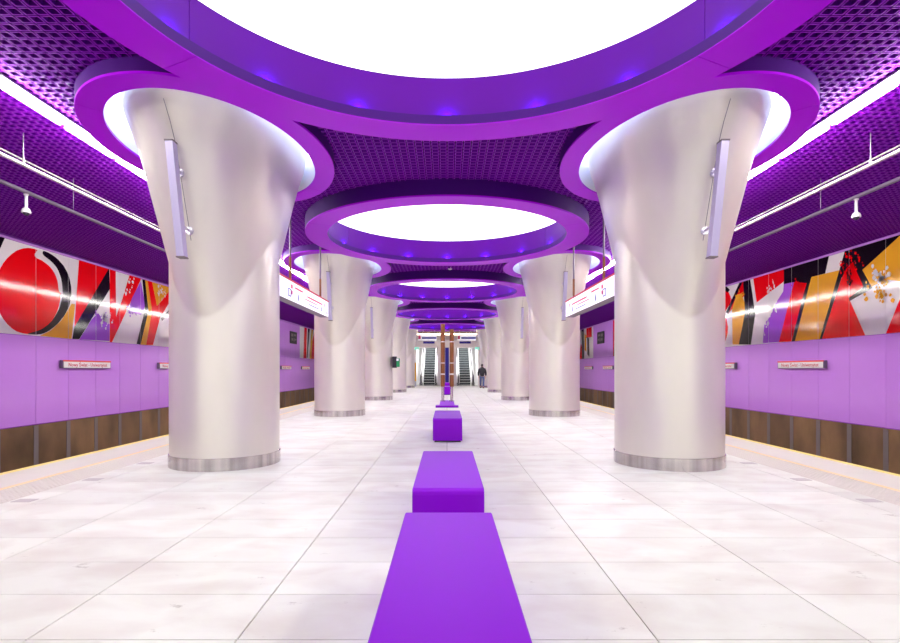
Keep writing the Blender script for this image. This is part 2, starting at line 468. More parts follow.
# ------------------------------------------------------------------ columns
def col_r(t, z):
    a = max(0.05, COL_R + 0.21 * (z - 3.3)); b = max(0.05, min(1.93, COL_R + 0.375 * (z - 2.1) + 0.55 * max(0, z - 4.05) ** 2))
    if a < COL_R and b < COL_R: return COL_R
    e = a * b / hypot(b * cos(t), a * sin(t))
    return max(COL_R, e)
def make_column():
    root = empty('column')
    N, Z0, Z1, K = 144, 2.02, 5.02, 80
    MB().sweep([(COL_R, 0.175), (COL_R, Z0)], circ(), N, close_prof=False).build('shaft', M['steel'], root)
    vs = []; fs = []
    for j in range(K + 1):
        z = Z0 + (Z1 - Z0) * j / K
        for i in range(N):
            t = 2 * pi * i / N; r = col_r(t, z)
            vs.append((r * cos(t), r * sin(t), z))
    for j in range(K):
        for i in range(N):
            i2 = (i + 1) % N
            fs.append((j * N + i, j * N + i2, (j + 1) * N + i2, (j + 1) * N + i))
    m = MB(); m.add(vs, fs, 0, True); m.build('flared_head', M['steel'], root)
    MB().sweep([(COL_R - 0.02, 0), (COL_R + 0.012, 0), (COL_R + 0.012, 0.17), (COL_R - 0.02, 0.178)], circ(), 96).build('base_band', M['plinth'], root)
    # joints in the cladding: front and back centre line of the head
    for s in (-1, 1):
        pts = []
        sm_ = MB()
        for j in range(13):
            z = 3.05 + (5.0 - 3.05) * j / 12
            pts.append((0.0, s * (col_r(s * pi / 2, z) + 0.0006), z))
        for p, q in zip(pts[:-1], pts[1:]):
            sm_.add([(p[0] - 0.004, p[1], p[2]), (p[0] + 0.004, p[1], p[2]), (q[0] + 0.004, q[1], q[2]), (q[0] - 0.004, q[1], q[2])], [(0, 1, 2, 3)])
        sm_.build('cladding_joint', M['seam'], root)
    return root
def make_fixture(y_top, y_bot):
    root = empty('column_light')
    ang = 0
    b = MB()
    # long slim box leaning out with the column head
    def pt(x, d, t): return (x, y_bot + (y_top - y_bot) * t + d, 2.79 + 1.31 * t)
    w, dp = 0.045, 0.055
    vs = [pt(x, d, t) for t in (0, 1) for (x, d) in ((-w, -dp), (w, -dp), (w, dp), (-w, dp))]
    b.add(vs, [(0, 1, 2, 3), (4, 5, 6, 7), (0, 1, 5, 4), (1, 2, 6, 5), (2, 3, 7, 6), (3, 0, 4, 7)])
    b.build('housing', M['fixture'], root)
    c = MB()
    for t in (-0.012, 1.0):
        vs = [pt(x, d, t + q) for q in (0, 0.012) for (x, d) in ((-w - .006, -dp - .006), (w + .006, -dp - .006), (w + .006, dp + .006), (-w - .006, dp + .006))]
        c.add(vs, [(0, 1, 2, 3), (4, 5, 6, 7), (0, 1, 5, 4), (1, 2, 6, 5), (2, 3, 7, 6), (3, 0, 4, 7)])
    c.build('end_cap', M['greyjoint'], root)
    for t in (0.3, 0.8):
        z = 2.79 + 1.31 * t
        yc = -col_r(-pi / 2, z)
        yb = y_bot + (y_top - y_bot) * t + dp
        br = MB().tube((0, yb - 0.01, z), (0, yc, z - 0.02), 0.016, n=8)
        br.tube((0, yc - 0.012, z - 0.02), (0, yc + 0.03, z - 0.02), 0.05, n=16)
        br.build('bracket', M['housing'], root)
    return root
proto = {}
pc = make_column(); pk = make_collar(); pf_ = make_fixture(-1.64, -1.36)
first = True
side = {-1: 'left', 1: 'right'}
for i, y in enumerate(col_ys):
    for s in (-1, 1):
        c = pc if first else copy_tree(pc)
        k_ = pk if first else copy_tree(pk)
        f = pf_ if first else copy_tree(pf_)
        first = False
        for o in (c, k_, f): o.location = (s * COL_X, y - (0.1 if o is k_ else 0), 0)
        tag(c, '%s pale steel column of the %s row, flaring wide at its head' % (ORD[i], side[s]), 'column', 'flared steel columns')
        tag(k_, 'oval purple collar with white cove light round the %s %s column' % (ORD[i], side[s]), 'ceiling collar', 'oval collars round the column heads')
        tag(f, 'slim upright lilac-grey light bar bracketed to the %s %s column' % (ORD[i], side[s]), 'light', 'light bars on the columns')

# ------------------------------------------------------------------ side walls
def clip(poly, lo, hi, ax):
    for sgn, lim in ((1, lo), (-1, hi)):
        out = []
        for i in range(len(poly)):
            p, q = poly[i - 1], poly[i]
            dp, dq = sgn * (p[ax] - lim), sgn * (q[ax] - lim)
            if dp >= 0: 
                out.append(p)
                if dq < 0: t = dp / (dp - dq); out.append((p[0] + t * (q[0] - p[0]), p[1] + t * (q[1] - p[1])))
            elif dq >= 0:
                t = dp / (dp - dq); out.append((p[0] + t * (q[0] - p[0]), p[1] + t * (q[1] - p[1])))
        poly = out
        if len(poly) < 3: return []
    r = []
    for p in poly:
        if not r or abs(p[0] - r[-1][0]) + abs(p[1] - r[-1][1]) > 1e-4: r.append(p)
    if len(r) > 2 and abs(r[0][0] - r[-1][0]) + abs(r[0][1] - r[-1][1]) < 1e-4: r.pop()
    return r if len(r) > 2 else []
ART_LEFT = [
 ('red', [(15.6,3.63),(15.58,3.41),(15.52,3.2),(15.43,3.0),(15.3,2.81),(15.14,2.65),(14.97,2.52),(14.78,2.42),(14.58,2.35),(14.38,2.32),(14.19,2.33),(14.0,2.36),(13.84,2.43),(13.69,2.53),(13.56,2.65),(13.46,2.79),(13.39,2.95),(13.35,3.12),(13.33,3.3),(13.35,3.48),(13.39,3.67),(13.46,3.84),(13.56,4.01),(13.69,4.17),(13.84,4.31),(14.0,4.43),(14.19,4.52),(14.38,4.58),(14.58,4.6),(14.78,4.59),(14.97,4.55),(15.14,4.47),(15.3,4.35),(15.43,4.2),(15.52,4.03),(15.58,3.83)]),
 ('black', [(15.11,4.61),(15.25,4.58),(15.38,4.54),(15.5,4.49),(15.6,4.43),(15.7,4.37),(15.78,4.29),(15.85,4.21),(15.91,4.12),(15.96,4.02),(15.99,3.92),(16.02,3.83),(16.03,3.74),(16.03,3.65),(16.03,3.57),(16.02,3.48),(15.99,3.39),(15.96,3.3),(15.92,3.2),(15.86,3.11),(15.8,3.02),(15.72,2.92),(15.63,2.84),(15.54,2.75),(15.45,2.67),(15.35,2.6),(15.24,2.53),(15.14,2.47),(15.04,2.42),(14.94,2.38),(14.83,2.35),(14.71,2.33),(14.59,2.32),(14.46,2.32),(14.39,2.32),(14.36,2.33),(14.38,2.34),(14.46,2.36),(14.53,2.38),(14.61,2.4),(14.68,2.42),(14.76,2.45),(14.84,2.48),(14.92,2.52),(15.0,2.57),(15.08,2.62),(15.15,2.68),(15.23,2.74),(15.3,2.81),(15.36,2.88),(15.42,2.96),(15.47,3.03),(15.52,3.11),(15.56,3.2),(15.59,3.28),(15.62,3.35),(15.64,3.43),(15.66,3.49),(15.67,3.58),(15.66,3.67),(15.65,3.77),(15.63,3.88),(15.6,3.99),(15.55,4.08),(15.5,4.17),(15.43,4.25),(15.35,4.31),(15.25,4.37),(15.14,4.42),(15.02,4.46),(14.94,4.49),(14.89,4.53),(14.87,4.56),(14.88,4.6),(14.93,4.62),(15.01,4.62)]),
 ('white', [(14.83,4.67),(14.88,4.67),(14.91,4.66),(14.92,4.64),(14.91,4.61),(14.89,4.57),(14.89,4.53),(14.94,4.49),(15.02,4.46),(15.14,4.42),(15.25,4.37),(15.35,4.31),(15.43,4.25),(15.5,4.17),(15.55,4.08),(15.6,3.99),(15.63,3.88),(15.65,3.77),(15.66,3.68),(15.65,3.62),(15.62,3.58),(15.58,3.57),(15.54,3.59),(15.51,3.63),(15.49,3.7),(15.48,3.79),(15.46,3.88),(15.43,3.95),(15.39,4.02),(15.34,4.09),(15.28,4.15),(15.21,4.2),(15.13,4.25),(15.04,4.29),(14.95,4.32),(14.86,4.35),(14.77,4.36),(14.68,4.37),(14.62,4.4),(14.6,4.44),(14.62,4.49),(14.68,4.56),(14.73,4.62),(14.79,4.65)]),
 ('ochre', [(16.04,3.32),(16.19,3.32),(16.04,2.29),(14.78,2.3),(15.2,2.48),(15.6,2.78),(15.92,3.15)]),
 ('black', [(12.93,4.8),(13.63,4.68),(13.45,4.32),(12.93,4.02)]),
 ('red', [(16.36,4.66),(17.82,4.69),(16.15,2.62)]),
 ('black', [(17.82,4.69),(17.86,4.02),(16.37,2.3),(16.06,2.29),(16.15,2.64)]),
 ('lilac', [(17.25,3.17),(17.56,2.95),(17.84,2.87),(17.84,2.32),(16.37,2.29),(16.92,2.92)]),
 ('red', [(17.85,4.66),(18.17,4.67),(18.19,3.14),(18.52,3.74),(18.98,4.7),(19.72,4.69),(17.96,2.28),(17.85,2.29)]),
 ('lilac', [(19.66,4.57),(19.96,3.71),(19.67,3.35),(18.87,3.41),(19.11,3.89)]),
 ('black', [(19.75,4.67),(19.93,4.67),(20.16,3.55),(19.64,2.29),(19.39,2.3),(19.93,3.56)]),
 ('ochre', [(19.93,4.67),(20.1,4.67),(20.4,3.57),(20.0,2.29),(19.64,2.29),(20.16,3.55)]),
 ('red', [(20.1,4.67),(20.4,4.67),(20.75,3.8),(21.12,4.07),(21.65,4.49),(21.65,4.02),(20.97,3.37),(20.47,2.31),(20.0,2.29),(20.4,3.57)]),
 ('ochre', [(20.4,4.67),(21.65,4.69),(21.65,4.49),(20.75,3.8)]),
 ('black', [(21.04,3.37),(21.65,3.75),(21.65,3.59),(21.12,3.26)]),
]
ART_RIGHT = [
 ('red', [(22.12,4.72),(21.57,4.64),(21.12,4.07),(21.65,3.67),(22.12,3.72)]),
 ('black', [(22.12,4.82),(21.71,4.76),(21.29,4.49),(21.45,4.41),(21.85,4.61),(22.12,4.65)]),
 ('black', [(21.58,3.65),(20.57,4.68),(20.34,4.67),(21.42,3.56)]),
 ('red', [(20.34,4.68),(20.2,4.14),(21.32,3.63),(21.42,3.56)]),
 ('red', [(21.98,3.57),(21.71,3.54),(21.53,3.37),(21.43,3.06),(21.46,2.78),(21.63,2.52),(21.81,2.39),(22.02,2.4),(22.12,2.7),(22.12,3.29)]),
 ('ochre', [(20.82,4.23),(20.45,4.24),(20.1,3.63),(20.57,2.34),(21.09,2.36),(21.13,3.68)]),
 ('black', [(20.34,4.68),(19.86,4.65),(19.53,3.38),(19.82,2.3),(20.63,2.34),(20.2,3.51)]),
 ('red', [(19.66,4.65),(17.85,4.65),(17.85,4.27),(19.44,3.77)]),
 ('lilac', [(17.87,4.21),(17.34,4.17),(18.14,2.3),(19.07,2.31),(18.97,2.97),(18.62,3.23),(18.33,3.6),(17.91,3.94)]),
 ('red', [(17.34,4.17),(16.68,4.13),(16.84,3.79),(17.47,2.29),(18.14,2.3)]),
 ('black', [(17.87,4.67),(15.75,4.67),(15.92,4.18),(16.52,4.18),(17.3,2.29),(17.47,2.29),(16.92,3.63),(16.73,4.03),(17.34,4.16),(17.87,4.18)]),
 ('ochre', [(16.52,4.18),(15.34,4.17),(16.15,2.29),(17.3,2.29)]),
 ('black', [(15.12,4.68),(15.01,4.68),(13.19,4.67),(13.27,4.62),(14.49,4.02),(14.14,3.49),(14.95,3.26),(15.25,3.96),(16.05,2.29),(16.15,2.29),(15.34,4.17)]),
 ('red', [(15.27,3.91),(15.06,4.18),(14.84,4.3),(14.66,3.96),(14.45,3.58),(14.98,3.34),(14.39,2.29),(16.05,2.29)]),
 ('black', [(14.45,3.58),(14.14,3.49),(14.95,3.26),(14.98,3.34)]),
 ('ochre', [(13.27,4.64),(12.25,4.68),(12.25,3.16),(13.33,3.54),(13.7,3.64),(14.17,3.53),(14.49,4.02)]),
 ('red', [(13.33,3.02),(12.9,3.73),(11.77,3.74),(11.77,2.24),(13.71,2.29)]),
]
SPLAT_LEFT = [
 ('lilac', [(17.1,3.14,0.039),(17.57,3.12,0.044),(17.5,3.01,0.044),(17.09,3.21,0.02),(17.18,2.99,0.032),(17.28,3.03,0.023),(17.23,2.74,0.038),(17.47,2.84,0.021),(17.24,3.06,0.017),(17.39,3.09,0.023),(17.66,3.08,0.026),(17.52,3.08,0.037)]),
 ('white', [(17.61,2.72,0.041),(17.83,3.09,0.029),(17.45,2.94,0.024),(17.62,2.97,0.038),(17.74,3.02,0.03),(17.4,2.78,0.034),(17.43,2.87,0.041),(17.9,2.92,0.02),(17.5,3.25,0.02),(17.54,3.13,0.037),(17.55,3.01,0.025),(17.6,3.04,0.042),(17.84,3.17,0.03),(17.39,2.87,0.043),(17.7,2.89,0.044),(17.53,3.04,0.048),(17.62,2.95,0.038),(17.63,3.08,0.048),(17.38,3.03,0.029),(17.53,2.96,0.024),(17.31,3.38,0.024),(17.94,2.93,0.036)]),
 ('white', [(18.67,4.25,0.053),(18.83,4.57,0.046),(19.06,4.24,0.029),(18.48,4.29,0.033),(18.71,4.84,0.055),(18.77,4.45,0.046),(18.92,4.06,0.041),(18.24,4.05,0.063),(18.91,4.41,0.049),(18.73,4.58,0.04),(18.69,4.28,0.044),(19.13,4.45,0.056),(18.62,4.33,0.031),(18.72,3.99,0.065),(18.59,4.05,0.061),(18.68,4.62,0.06)]),
 ('lilac', [(18.9,3.36,0.027),(18.76,3.45,0.04),(18.97,3.25,0.039),(19.08,3.51,0.036),(19.11,3.35,0.033),(19.24,3.66,0.044),(18.94,3.36,0.041),(19.2,3.6,0.045),(19.33,3.65,0.05),(19.36,3.57,0.036),(19.32,3.35,0.048),(18.79,3.45,0.041),(19.09,3.57,0.043),(18.84,3.55,0.032)]),
 ('white', [(20.82,4.56,0.057),(21.03,4.44,0.036),(20.8,4.29,0.038),(20.94,4.59,0.031),(20.91,4.37,0.031),(21.15,4.32,0.037),(21.06,4.37,0.05),(20.86,4.24,0.055),(21.07,4.08,0.029),(20.92,4.32,0.047),(21.3,4.25,0.047),(21.29,4.4,0.033)]),
]
SPLAT_RIGHT = [
 ('ochre', [(20.84,4.19,0.037),(20.37,4.16,0.031),(20.58,4.32,0.03),(20.53,3.95,0.036),(20.24,4.17,0.036),(20.91,3.9,0.019),(20.5,3.99,0.037),(20.52,3.95,0.045),(20.82,4.03,0.026),(20.8,3.75,0.03),(20.31,4.16,0.036),(20.71,3.71,0.034)]),
 ('white', [(18.7,3.59,0.066),(18.71,3.72,0.045),(18.3,3.39,0.043),(18.63,3.21,0.059),(18.25,3.64,0.036),(18.17,3.87,0.035),(18.54,3.53,0.065),(18.61,3.32,0.045),(18.72,4.06,0.056),(18.25,3.33,0.037),(18.73,3.79,0.038),(18.78,3.8,0.04),(18.53,4.12,0.027),(18.53,3.37,0.062),(18.31,3.93,0.026),(18.48,4.02,0.049),(18.61,4.14,0.045),(18.34,3.84,0.041),(18.44,3.86,0.037),(18.48,3.8,0.059),(18.61,4.02,0.037),(18.43,4.35,0.031),(18.81,3.69,0.046),(18.59,3.56,0.049),(18.49,3.81,0.035),(18.36,4.17,0.052)]),
 ('white', [(18.73,2.97,0.061),(18.74,3.02,0.026),(18.84,3.15,0.049),(18.74,3.11,0.029),(18.92,2.59,0.03),(18.94,3.17,0.03),(18.89,3.07,0.028),(18.9,2.98,0.026),(19.0,3.2,0.058),(18.81,2.86,0.036),(18.96,3.18,0.06),(18.89,2.98,0.051)]),
 ('black', [(14.89,3.75,0.034),(14.87,3.99,0.038),(15.0,3.75,0.027),(14.98,4.08,0.023),(14.97,3.79,0.042),(14.91,3.71,0.039),(14.84,3.79,0.022),(14.88,3.77,0.026),(14.89,4.01,0.029),(14.98,3.95,0.041),(14.93,3.88,0.048),(15.02,4.01,0.023)]),
 ('red', [(14.58,4.29,0.046),(14.68,4.07,0.031),(14.82,4.13,0.04),(14.94,4.17,0.025),(14.71,4.51,0.046),(15.17,4.21,0.038),(15.04,4.48,0.045),(14.9,4.26,0.021),(14.82,4.24,0.049),(15.15,4.32,0.021),(15.22,4.3,0.041),(15.02,4.24,0.024),(14.78,4.2,0.032),(15.13,4.09,0.026),(14.84,4.15,0.026),(14.87,4.17,0.036),(14.44,4.14,0.031),(14.58,4.36,0.041),(15.28,4.3,0.025),(14.91,4.45,0.042),(14.85,4.41,0.027),(14.71,4.25,0.023),(15.25,4.07,0.033),(14.92,4.12,0.03),(14.87,4.61,0.026),(14.82,4.01,0.051)]),
 ('red', [(17.2,4.12,0.052),(17.06,4.02,0.045),(17.14,4.02,0.038),(16.93,4.01,0.031),(17.06,4.0,0.049),(17.45,4.07,0.022),(17.11,4.0,0.033),(17.0,3.99,0.033)]),
 ('white', [(13.84,3.69,0.035),(13.7,3.71,0.059),(14.01,3.68,0.038),(13.85,3.68,0.061),(13.6,3.75,0.076),(13.81,3.7,0.061),(14.07,3.75,0.053),(14.04,3.87,0.082),(13.89,3.63,0.076),(13.8,3.67,0.049)]),
 ('ochre', [(13.5,3.1,0.06),(13.86,3.23,0.03),(13.82,3.23,0.045),(13.97,3.41,0.029),(13.84,3.38,0.035),(13.87,3.13,0.031),(13.99,3.26,0.059),(14.28,3.54,0.056),(13.8,3.58,0.045),(13.69,3.57,0.066),(13.87,3.64,0.038),(13.74,3.49,0.032),(13.7,3.25,0.037),(13.9,3.48,0.029),(13.79,3.57,0.028),(13.71,3.27,0.041),(13.48,3.64,0.051),(13.79,3.1,0.042),(13.84,3.29,0.051),(13.66,3.58,0.03),(13.95,3.36,0.057),(14.33,3.23,0.062)]),
]
random.seed(11)
def extra_art(y0, y1, seed):      # generic slanting bands where the mural is out of view
    rr = random.Random(seed); out = []; y = y0
    cols = ['red', 'black', 'ochre', 'white', 'lilac', 'red', 'ochre', 'black']
    while y < y1:
        w = rr.uniform(0.5, 1.6); sl = rr.uniform(-1.2, 1.2)
        out.append((rr.choice(cols), [(max(y0, y), 2.2), (min(y1, y + w), 2.2), (max(y0, min(y1, y + w + sl)), 4.7), (max(y0, min(y1, y + sl)), 4.7)]))
        y += w
    return out
FAR = [('black', [(45.9, 2.2), (45.2, 2.2), (45.6, 4.7), (46.3, 4.7)]), ('red', [(45.2, 2.2), (44.2, 2.2), (44.6, 3.7), (45.4, 4.7)]),
       ('ochre', [(44.2, 2.2), (43.7, 2.2), (44.3, 4.7), (44.9, 4.7)]), ('black', [(43.2, 2.4), (42.9, 2.2), (43.3, 4.7), (43.9, 4.7)]),
       ('red', [(42.8, 2.2), (41.9, 2.2), (42.2, 4.7), (43.0, 4.7)])]
FAR_R = [('white', [(46.2, 2.2), (45.2, 2.2), (44.8, 4.7), (46.0, 4.7)]), ('red', [(45.6, 2.2), (43.9, 2.2), (43.9, 2.5), (45.0, 3.6)]), ('black', [(44.6, 2.2), (43.9, 2.2), (44.0, 4.7), (44.8, 4.7)]),
       ('ochre', [(43.8, 3.0), (43.2, 2.8), (43.2, 4.1), (43.8, 4.3)]), ('red', [(43.2, 3.9), (41.6, 3.9), (41.6, 4.7), (43.2, 4.7)]), ('black', [(42.9, 2.6), (42.3, 2.4), (42.4, 3.8), (43.0, 4.0)])]
MATN = ['a_white', 'a_red', 'a_black', 'a_ochre', 'a_lilac']
CI = {'white': 0, 'red': 1, 'black': 2, 'ochre': 3, 'lilac': 4}
Z_ART0, Z_ART1 = 2.29, 4.65
def build_wall(s):
    nm = side[s]
    xs = s * WALL_X
    wall = MB().box(min(xs, xs + s * 0.2), Y_START, -1.45, max(xs, xs + s * 0.2), Y_END, Z_BACK).build('wall_' + nm, M['a_lilac'])
    tag(wall, kind='structure')
    art = (ART_LEFT if s < 0 else ART_RIGHT)
    spl = (SPLAT_LEFT if s < 0 else SPLAT_RIGHT)
    far = FAR if s < 0 else FAR_R
    y = (14.65 if s < 0 else 13.72) - 1.25 * 7
    t = 0.03
    X = lambda d: xs - s * (t + d)       # towards the platform
    layers = [(c, p) for c, p in art] + extra_art(23.0, 36.2, 3 + s) + extra_art(5.0, 13.0 if s > 0 else 12.8, 9 + s) + far
    shared = {}
    def panel(name, z0, z1, m, y0, y1, thick=t):
        key = (name, z0)
        if key not in shared:
            shared[key] = MB().box(min(xs, xs - s * thick), 0, z0, max(xs, xs - s * thick), 1.25 - 0.012, z1).mesh(name, m)
        return link(name, shared[key], wall, (0, y0 + 0.006, 0))
    while y < Y_END - 1.3:
        y0, y1 = y, y + 1.25
        panel('lower_panel', -0.06, 2.275, M['lilac'], y0, y1)
        panel('track_panel', -1.3, -0.085, M['rust'], y0 + 0.0, y1)
        MB().box(min(xs - s * 0.028, xs - s * 0.04), y0 - 0.08, -1.3, max(xs - s * 0.028, xs - s * 0.04), y0 + 0.08, -0.1).build('joint_cover', M['greyjoint'], wall)
        yc = (y0 + y1) / 2
        if (36.2 < yc < 41.4) or yc > 46.4:
            panel('upper_panel', Z_ART0, Z_ART1, M['lilac'], y0, y1)
        else:
            a, b = y0 + 0.006, y1 - 0.006
            mb = MB().box(min(xs, X(0)), a, Z_ART0, max(xs, X(0)), b, Z_ART1, 0)
            for li, (c, poly) in enumerate(layers):
                if yc > 41 and c and poly[0][0] < 40: continue
                q = clip(poly, a, b, 0)
                if q: q = clip(q, Z_ART0, Z_ART1, 1)
                if not q: continue
                d = 0.0006 * (li % 40 + 1)
                mb.add([(X(d), u, v) for u, v in q], [list(range(len(q)))], CI[c])
            for c, pts in spl:
                for j, (u, v, r) in enumerate([q for (u_, v_, r_) in pts for q in ((u_, v_, r_ * 1.5), (u_ + 0.9 * r_, v_ + 2.2 * r_, r_ * 0.9))]):
                    if not (a - r < u < b + r and Z_ART0 + r < v < Z_ART1 - r): continue
                    rr = random.Random(int(u * 1000 + v * 77))
                    q = [(u + r * rr.uniform(.4, 1) * cos(g), v + r * rr.uniform(.5, 1) * sin(g)) for g in [2 * pi * h / 6 for h in range(6)]]
                    q = clip(q, a, b, 0)
                    if q: mb.add([(X(0.026), p[0], p[1]) for p in q], [list(range(len(q)))], CI[c])
            mb.build('mural_panel', [M[n] for n in MATN], wall)
        y = y1
    MB().box(min(xs, xs - s * 0.05), Y_START, Z_ART1 + 0.004, max(xs, xs - s * 0.06), Y_END, Z_GRID - 0.004).build('top_trim', M['lilac'], wall)
    # platform name boards
    for i, yb in enumerate((15.5 if s < 0 else 15.8, 20.7, 25.8, 30.9, 36.0, 41.1)):
        if i in (2, 3): continue
        b = empty('name_board', (xs - s * 0.058, yb, 0))
        tag(b, 'white board with station name on the %s lilac wall, %s' % (nm, {0: 'largest in view', 1: 'cut by the nearest column', 4: 'third along', 5: 'farthest'}[i]), 'sign', 'station name boards on the track walls')
        x0, x1 = sorted((0, -s * 0.1))
        MB().bevbox(x0, 0, 1.43, x1, 2.2, 1.66, 0.008).build('box', M['greyrail'], b)
        x0, x1 = sorted((-s * 0.1, -s * 0.108))
        MB().box(x0, 0.03, 1.445, x1, 2.17, 1.62).build('white_face', M['boardwhite'], b)
        MB().box(x0, 0.0, 1.622, x1, 2.2, 1.665).build('red_strip', M['redline'], b)
        text('Nowy Świat - Uniwersytet', 0.155, M['redtext'], b, (-s * 0.111, 1.1, 1.53), (pi / 2, 0, -s * pi / 2), sx=1.05)
    # dark plaque
    p = empty('wall_plaque', (xs - s * 0.058, 38.2, 0))
    tag(p, 'black square plaque with pale marks high on the %s lilac wall' % nm, 'plaque', 'black plaques on the track walls')
    x0, x1 = sorted((0, -s * 0.04))
    MB().bevbox(x0, 0, 3.25, x1, 1.7, 4.1, 0.01).build('board', M['black'], p)
    x0, x1 = sorted((-s * 0.04, -s * 0.044))
    mk = MB()
    for (u, v, w_, h_) in ((.2, 3.75, .5, .2), (.85, 3.8, .6, .14), (.3, 3.45, .35, .18), (.8, 3.42, .25, .22), (1.2, 3.5, .3, .12)):
        mk.box(x0, u, v, x1, u + w_, v + h_)
    mk.build('pale_mark', M['greyjoint'], p)
for s in (-1, 1): build_wall(s)

# ------------------------------------------------------------------ tube light lines, rails, cameras
for s in (-1, 1):
    nm = side[s]
    L_ = empty('tube_light_line', (s * 5.05, 0, 0))
    tag(L_, 'continuous line of bright white tube lights along the %s side of the ceiling' % nm, 'light', 'tube light lines along the platform edges')
    me1 = MB().bevbox(-0.07, 0, 4.675, 0.07, 1.11, 4.705, 0.006).mesh('light_module', M['greyrail'])
    me2 = MB().bevbox(-0.065, 0.05, 4.605, 0.065, 1.06, 4.675, 0.012).mesh('diffuser', M['tube'])
    y = 3.9 - 1.13 * 3
    while y < 42:
        a = link('light_module', me1, L_, (0, y, 0)); link('diffuser', me2, a); y += 1.13
    r = empty('overhead_rail', (s * 5.98, 0, 0))
    tag(r, 'long polished double rail hanging over the %s platform edge' % nm, 'rail', 'overhead rails')
    rb = MB().tube((0, Y_START, 4.28), (0, 42, 4.28), 0.028, n=10)
    rb.build('rail_tube', M['rail'], r)
    MB().tube((s * 0.0, Y_START, 4.345), (s * 0.0, 42, 4.345), 0.014, n=8).build('upper_wire', M['rail'], r)
    y = 7.75
    while y < 42:
        MB().tube((0, y, 4.3), (0, y, 4.75), 0.007, n=6).tube((0, y, 4.30), (0, y, 4.42), 0.022, 0.008, n=8).build('hanger', M['rail'], r); y += 4.35
    g = empty('cable_pipe', (s * 6.5, 0, 0))
    tag(g, 'long grey pipe beside the overhead rail on the %s side' % nm, 'pipe', 'grey ceiling pipes')
    MB().tube((0, Y_START, 4.13), (0, 42, 4.13), 0.03, n=10).build('pipe_run', M['greyrail'], g)
    y = 5.2
    while y < 42:
        MB().tube((0, y, 4.15), (0, y, 4.75), 0.006, n=6).build('hanger', M['greyrail'], g); y += 4.35
    for i, y in enumerate((8.72,)):
        c = empty('security_camera', (s * 6.5, y - (0.24 if s < 0 else 0), 1.31)); c.scale = (0.68, 0.68, 0.65)
        tag(c, 'white dome security camera on a drop tube at the %s edge of the picture' % nm, 'camera', 'dome security cameras')
        MB().tube((0, 0, 4.295), (0, 0, 3.94), 0.03, n=12).tube((0, 0, 4.26), (0, 0, 4.29), 0.05, n=12).build('drop_tube', M['white'], c)
        MB().sweep([(0.03, 0.1), (0.075, 0.06), (0.095, 0.0), (0.095, -0.03), (0.001, -0.03), (0.001, 0.1)], circ(), 20).build('camera_body', M['white'], c, (0, 0, 3.87))
        MB().sweep([(0.001, -0.03), (0.065, -0.03), (0.058, -0.06), (0.035, -0.085), (0.001, -0.095)], circ(), 20).build('dome', M['glass_dark'], c, (0, 0, 3.87))

# ------------------------------------------------------------------ hanging direction signs
for s in (-1, 1):
    nm = side[s]
    h = empty('hanging_sign', (s * 3.3, 0, 0))
    tag(h, 'long white lit direction sign hanging on rods behind the nearest %s column' % nm, 'sign', 'hanging direction signs')
    MB().bevbox(-0.11, 9.9, 2.79, 0.11, 14.75, 3.22, 0.01).build('light_box', M['greyrail'], h)
    for q in (-1, 1):
        x0, x1 = sorted((q * 0.11, q * 0.118))
        MB().box(x0, 9.94, 2.80, x1, 14.71, 3.19).build('sign_face', M['signwhite'], h)
        x0, x1 = sorted((q * 0.118, q * 0.124))
        MB().box(x0, 9.9, 3.195, x1, 14.75, 3.23).build('red_strip', M['redtext'], h)
        xx = q * 0.121
        rot = (pi / 2, 0, q * pi / 2)
        for (u, z, w_, h_) in ((14.25, 3.02, .09, .09), (11.2, 3.05, .1, .08), (11.2, 2.93, .1, .08)):
            MB().box(x0, u, z, x1, u + w_, z + h_).build('rose_mark', M['pinktext'], h)
        
        for (u, z, w_, h_) in ((12.5, 3.03, 1.5, .05), (12.3, 2.96, 1.1, .03), (11.5, 3.08, .6, .05)):
            MB().box(x0, u, z, x1, u + w_, z + h_ * 0.7).build('rose_text_line', M['pinktext'], h)
        for u in (11.7, 13.9):       # small walking figures
            MB().box(x0, u, 2.86, x1, u + .07, 2.955).box(x0, u + .015, 2.955, x1, u + .055, 3.0).build('blue_figure', M['bluetext'], h)
        MB().box(x0, 14.45, 2.87, x1, 14.6, 2.9).build('blue_bar', M['bluetext'], h)
        MB().box(x0, 12.6, 2.88, x1, 13.6, 2.9).build('blue_bar', M['bluetext'], h)
        fr = MB()
        for (a_, b_, c_, d_) in ((11.0, 2.87, .2, .02), (11.0, 3.01, .2, .02), (11.0, 2.87, .02, .16), (11.18, 2.87, .02, .16)):
            fr.box(x0, a_, b_, x1, a_ + c_, b_ + d_)
        fr.build('blue_frame', M['bluetext'], h)
    for y in (11.55, 14.3):
        rd = MB().tube((0, y, 3.22), (0, y, 3.75), 0.028, n=10).build('lower_rod', M['bronze'], h)
        MB().tube((0, y, 3.75), (0, y, 4.76), 0.022, n=10).build('upper_rod', M['greyrail'], h)

# ------------------------------------------------------------------ small detector
d = MB().sweep([(0.001, 0), (0.05, 0), (0.07, 0.03), (0.08, 0.06), (0.001, 0.06)], circ(), 20).build('smoke_detector', M['white'], None, (0.1, 18.1, 4.69))
tag(d, 'small round white detector on the purple grille between second and third rings', 'detector')

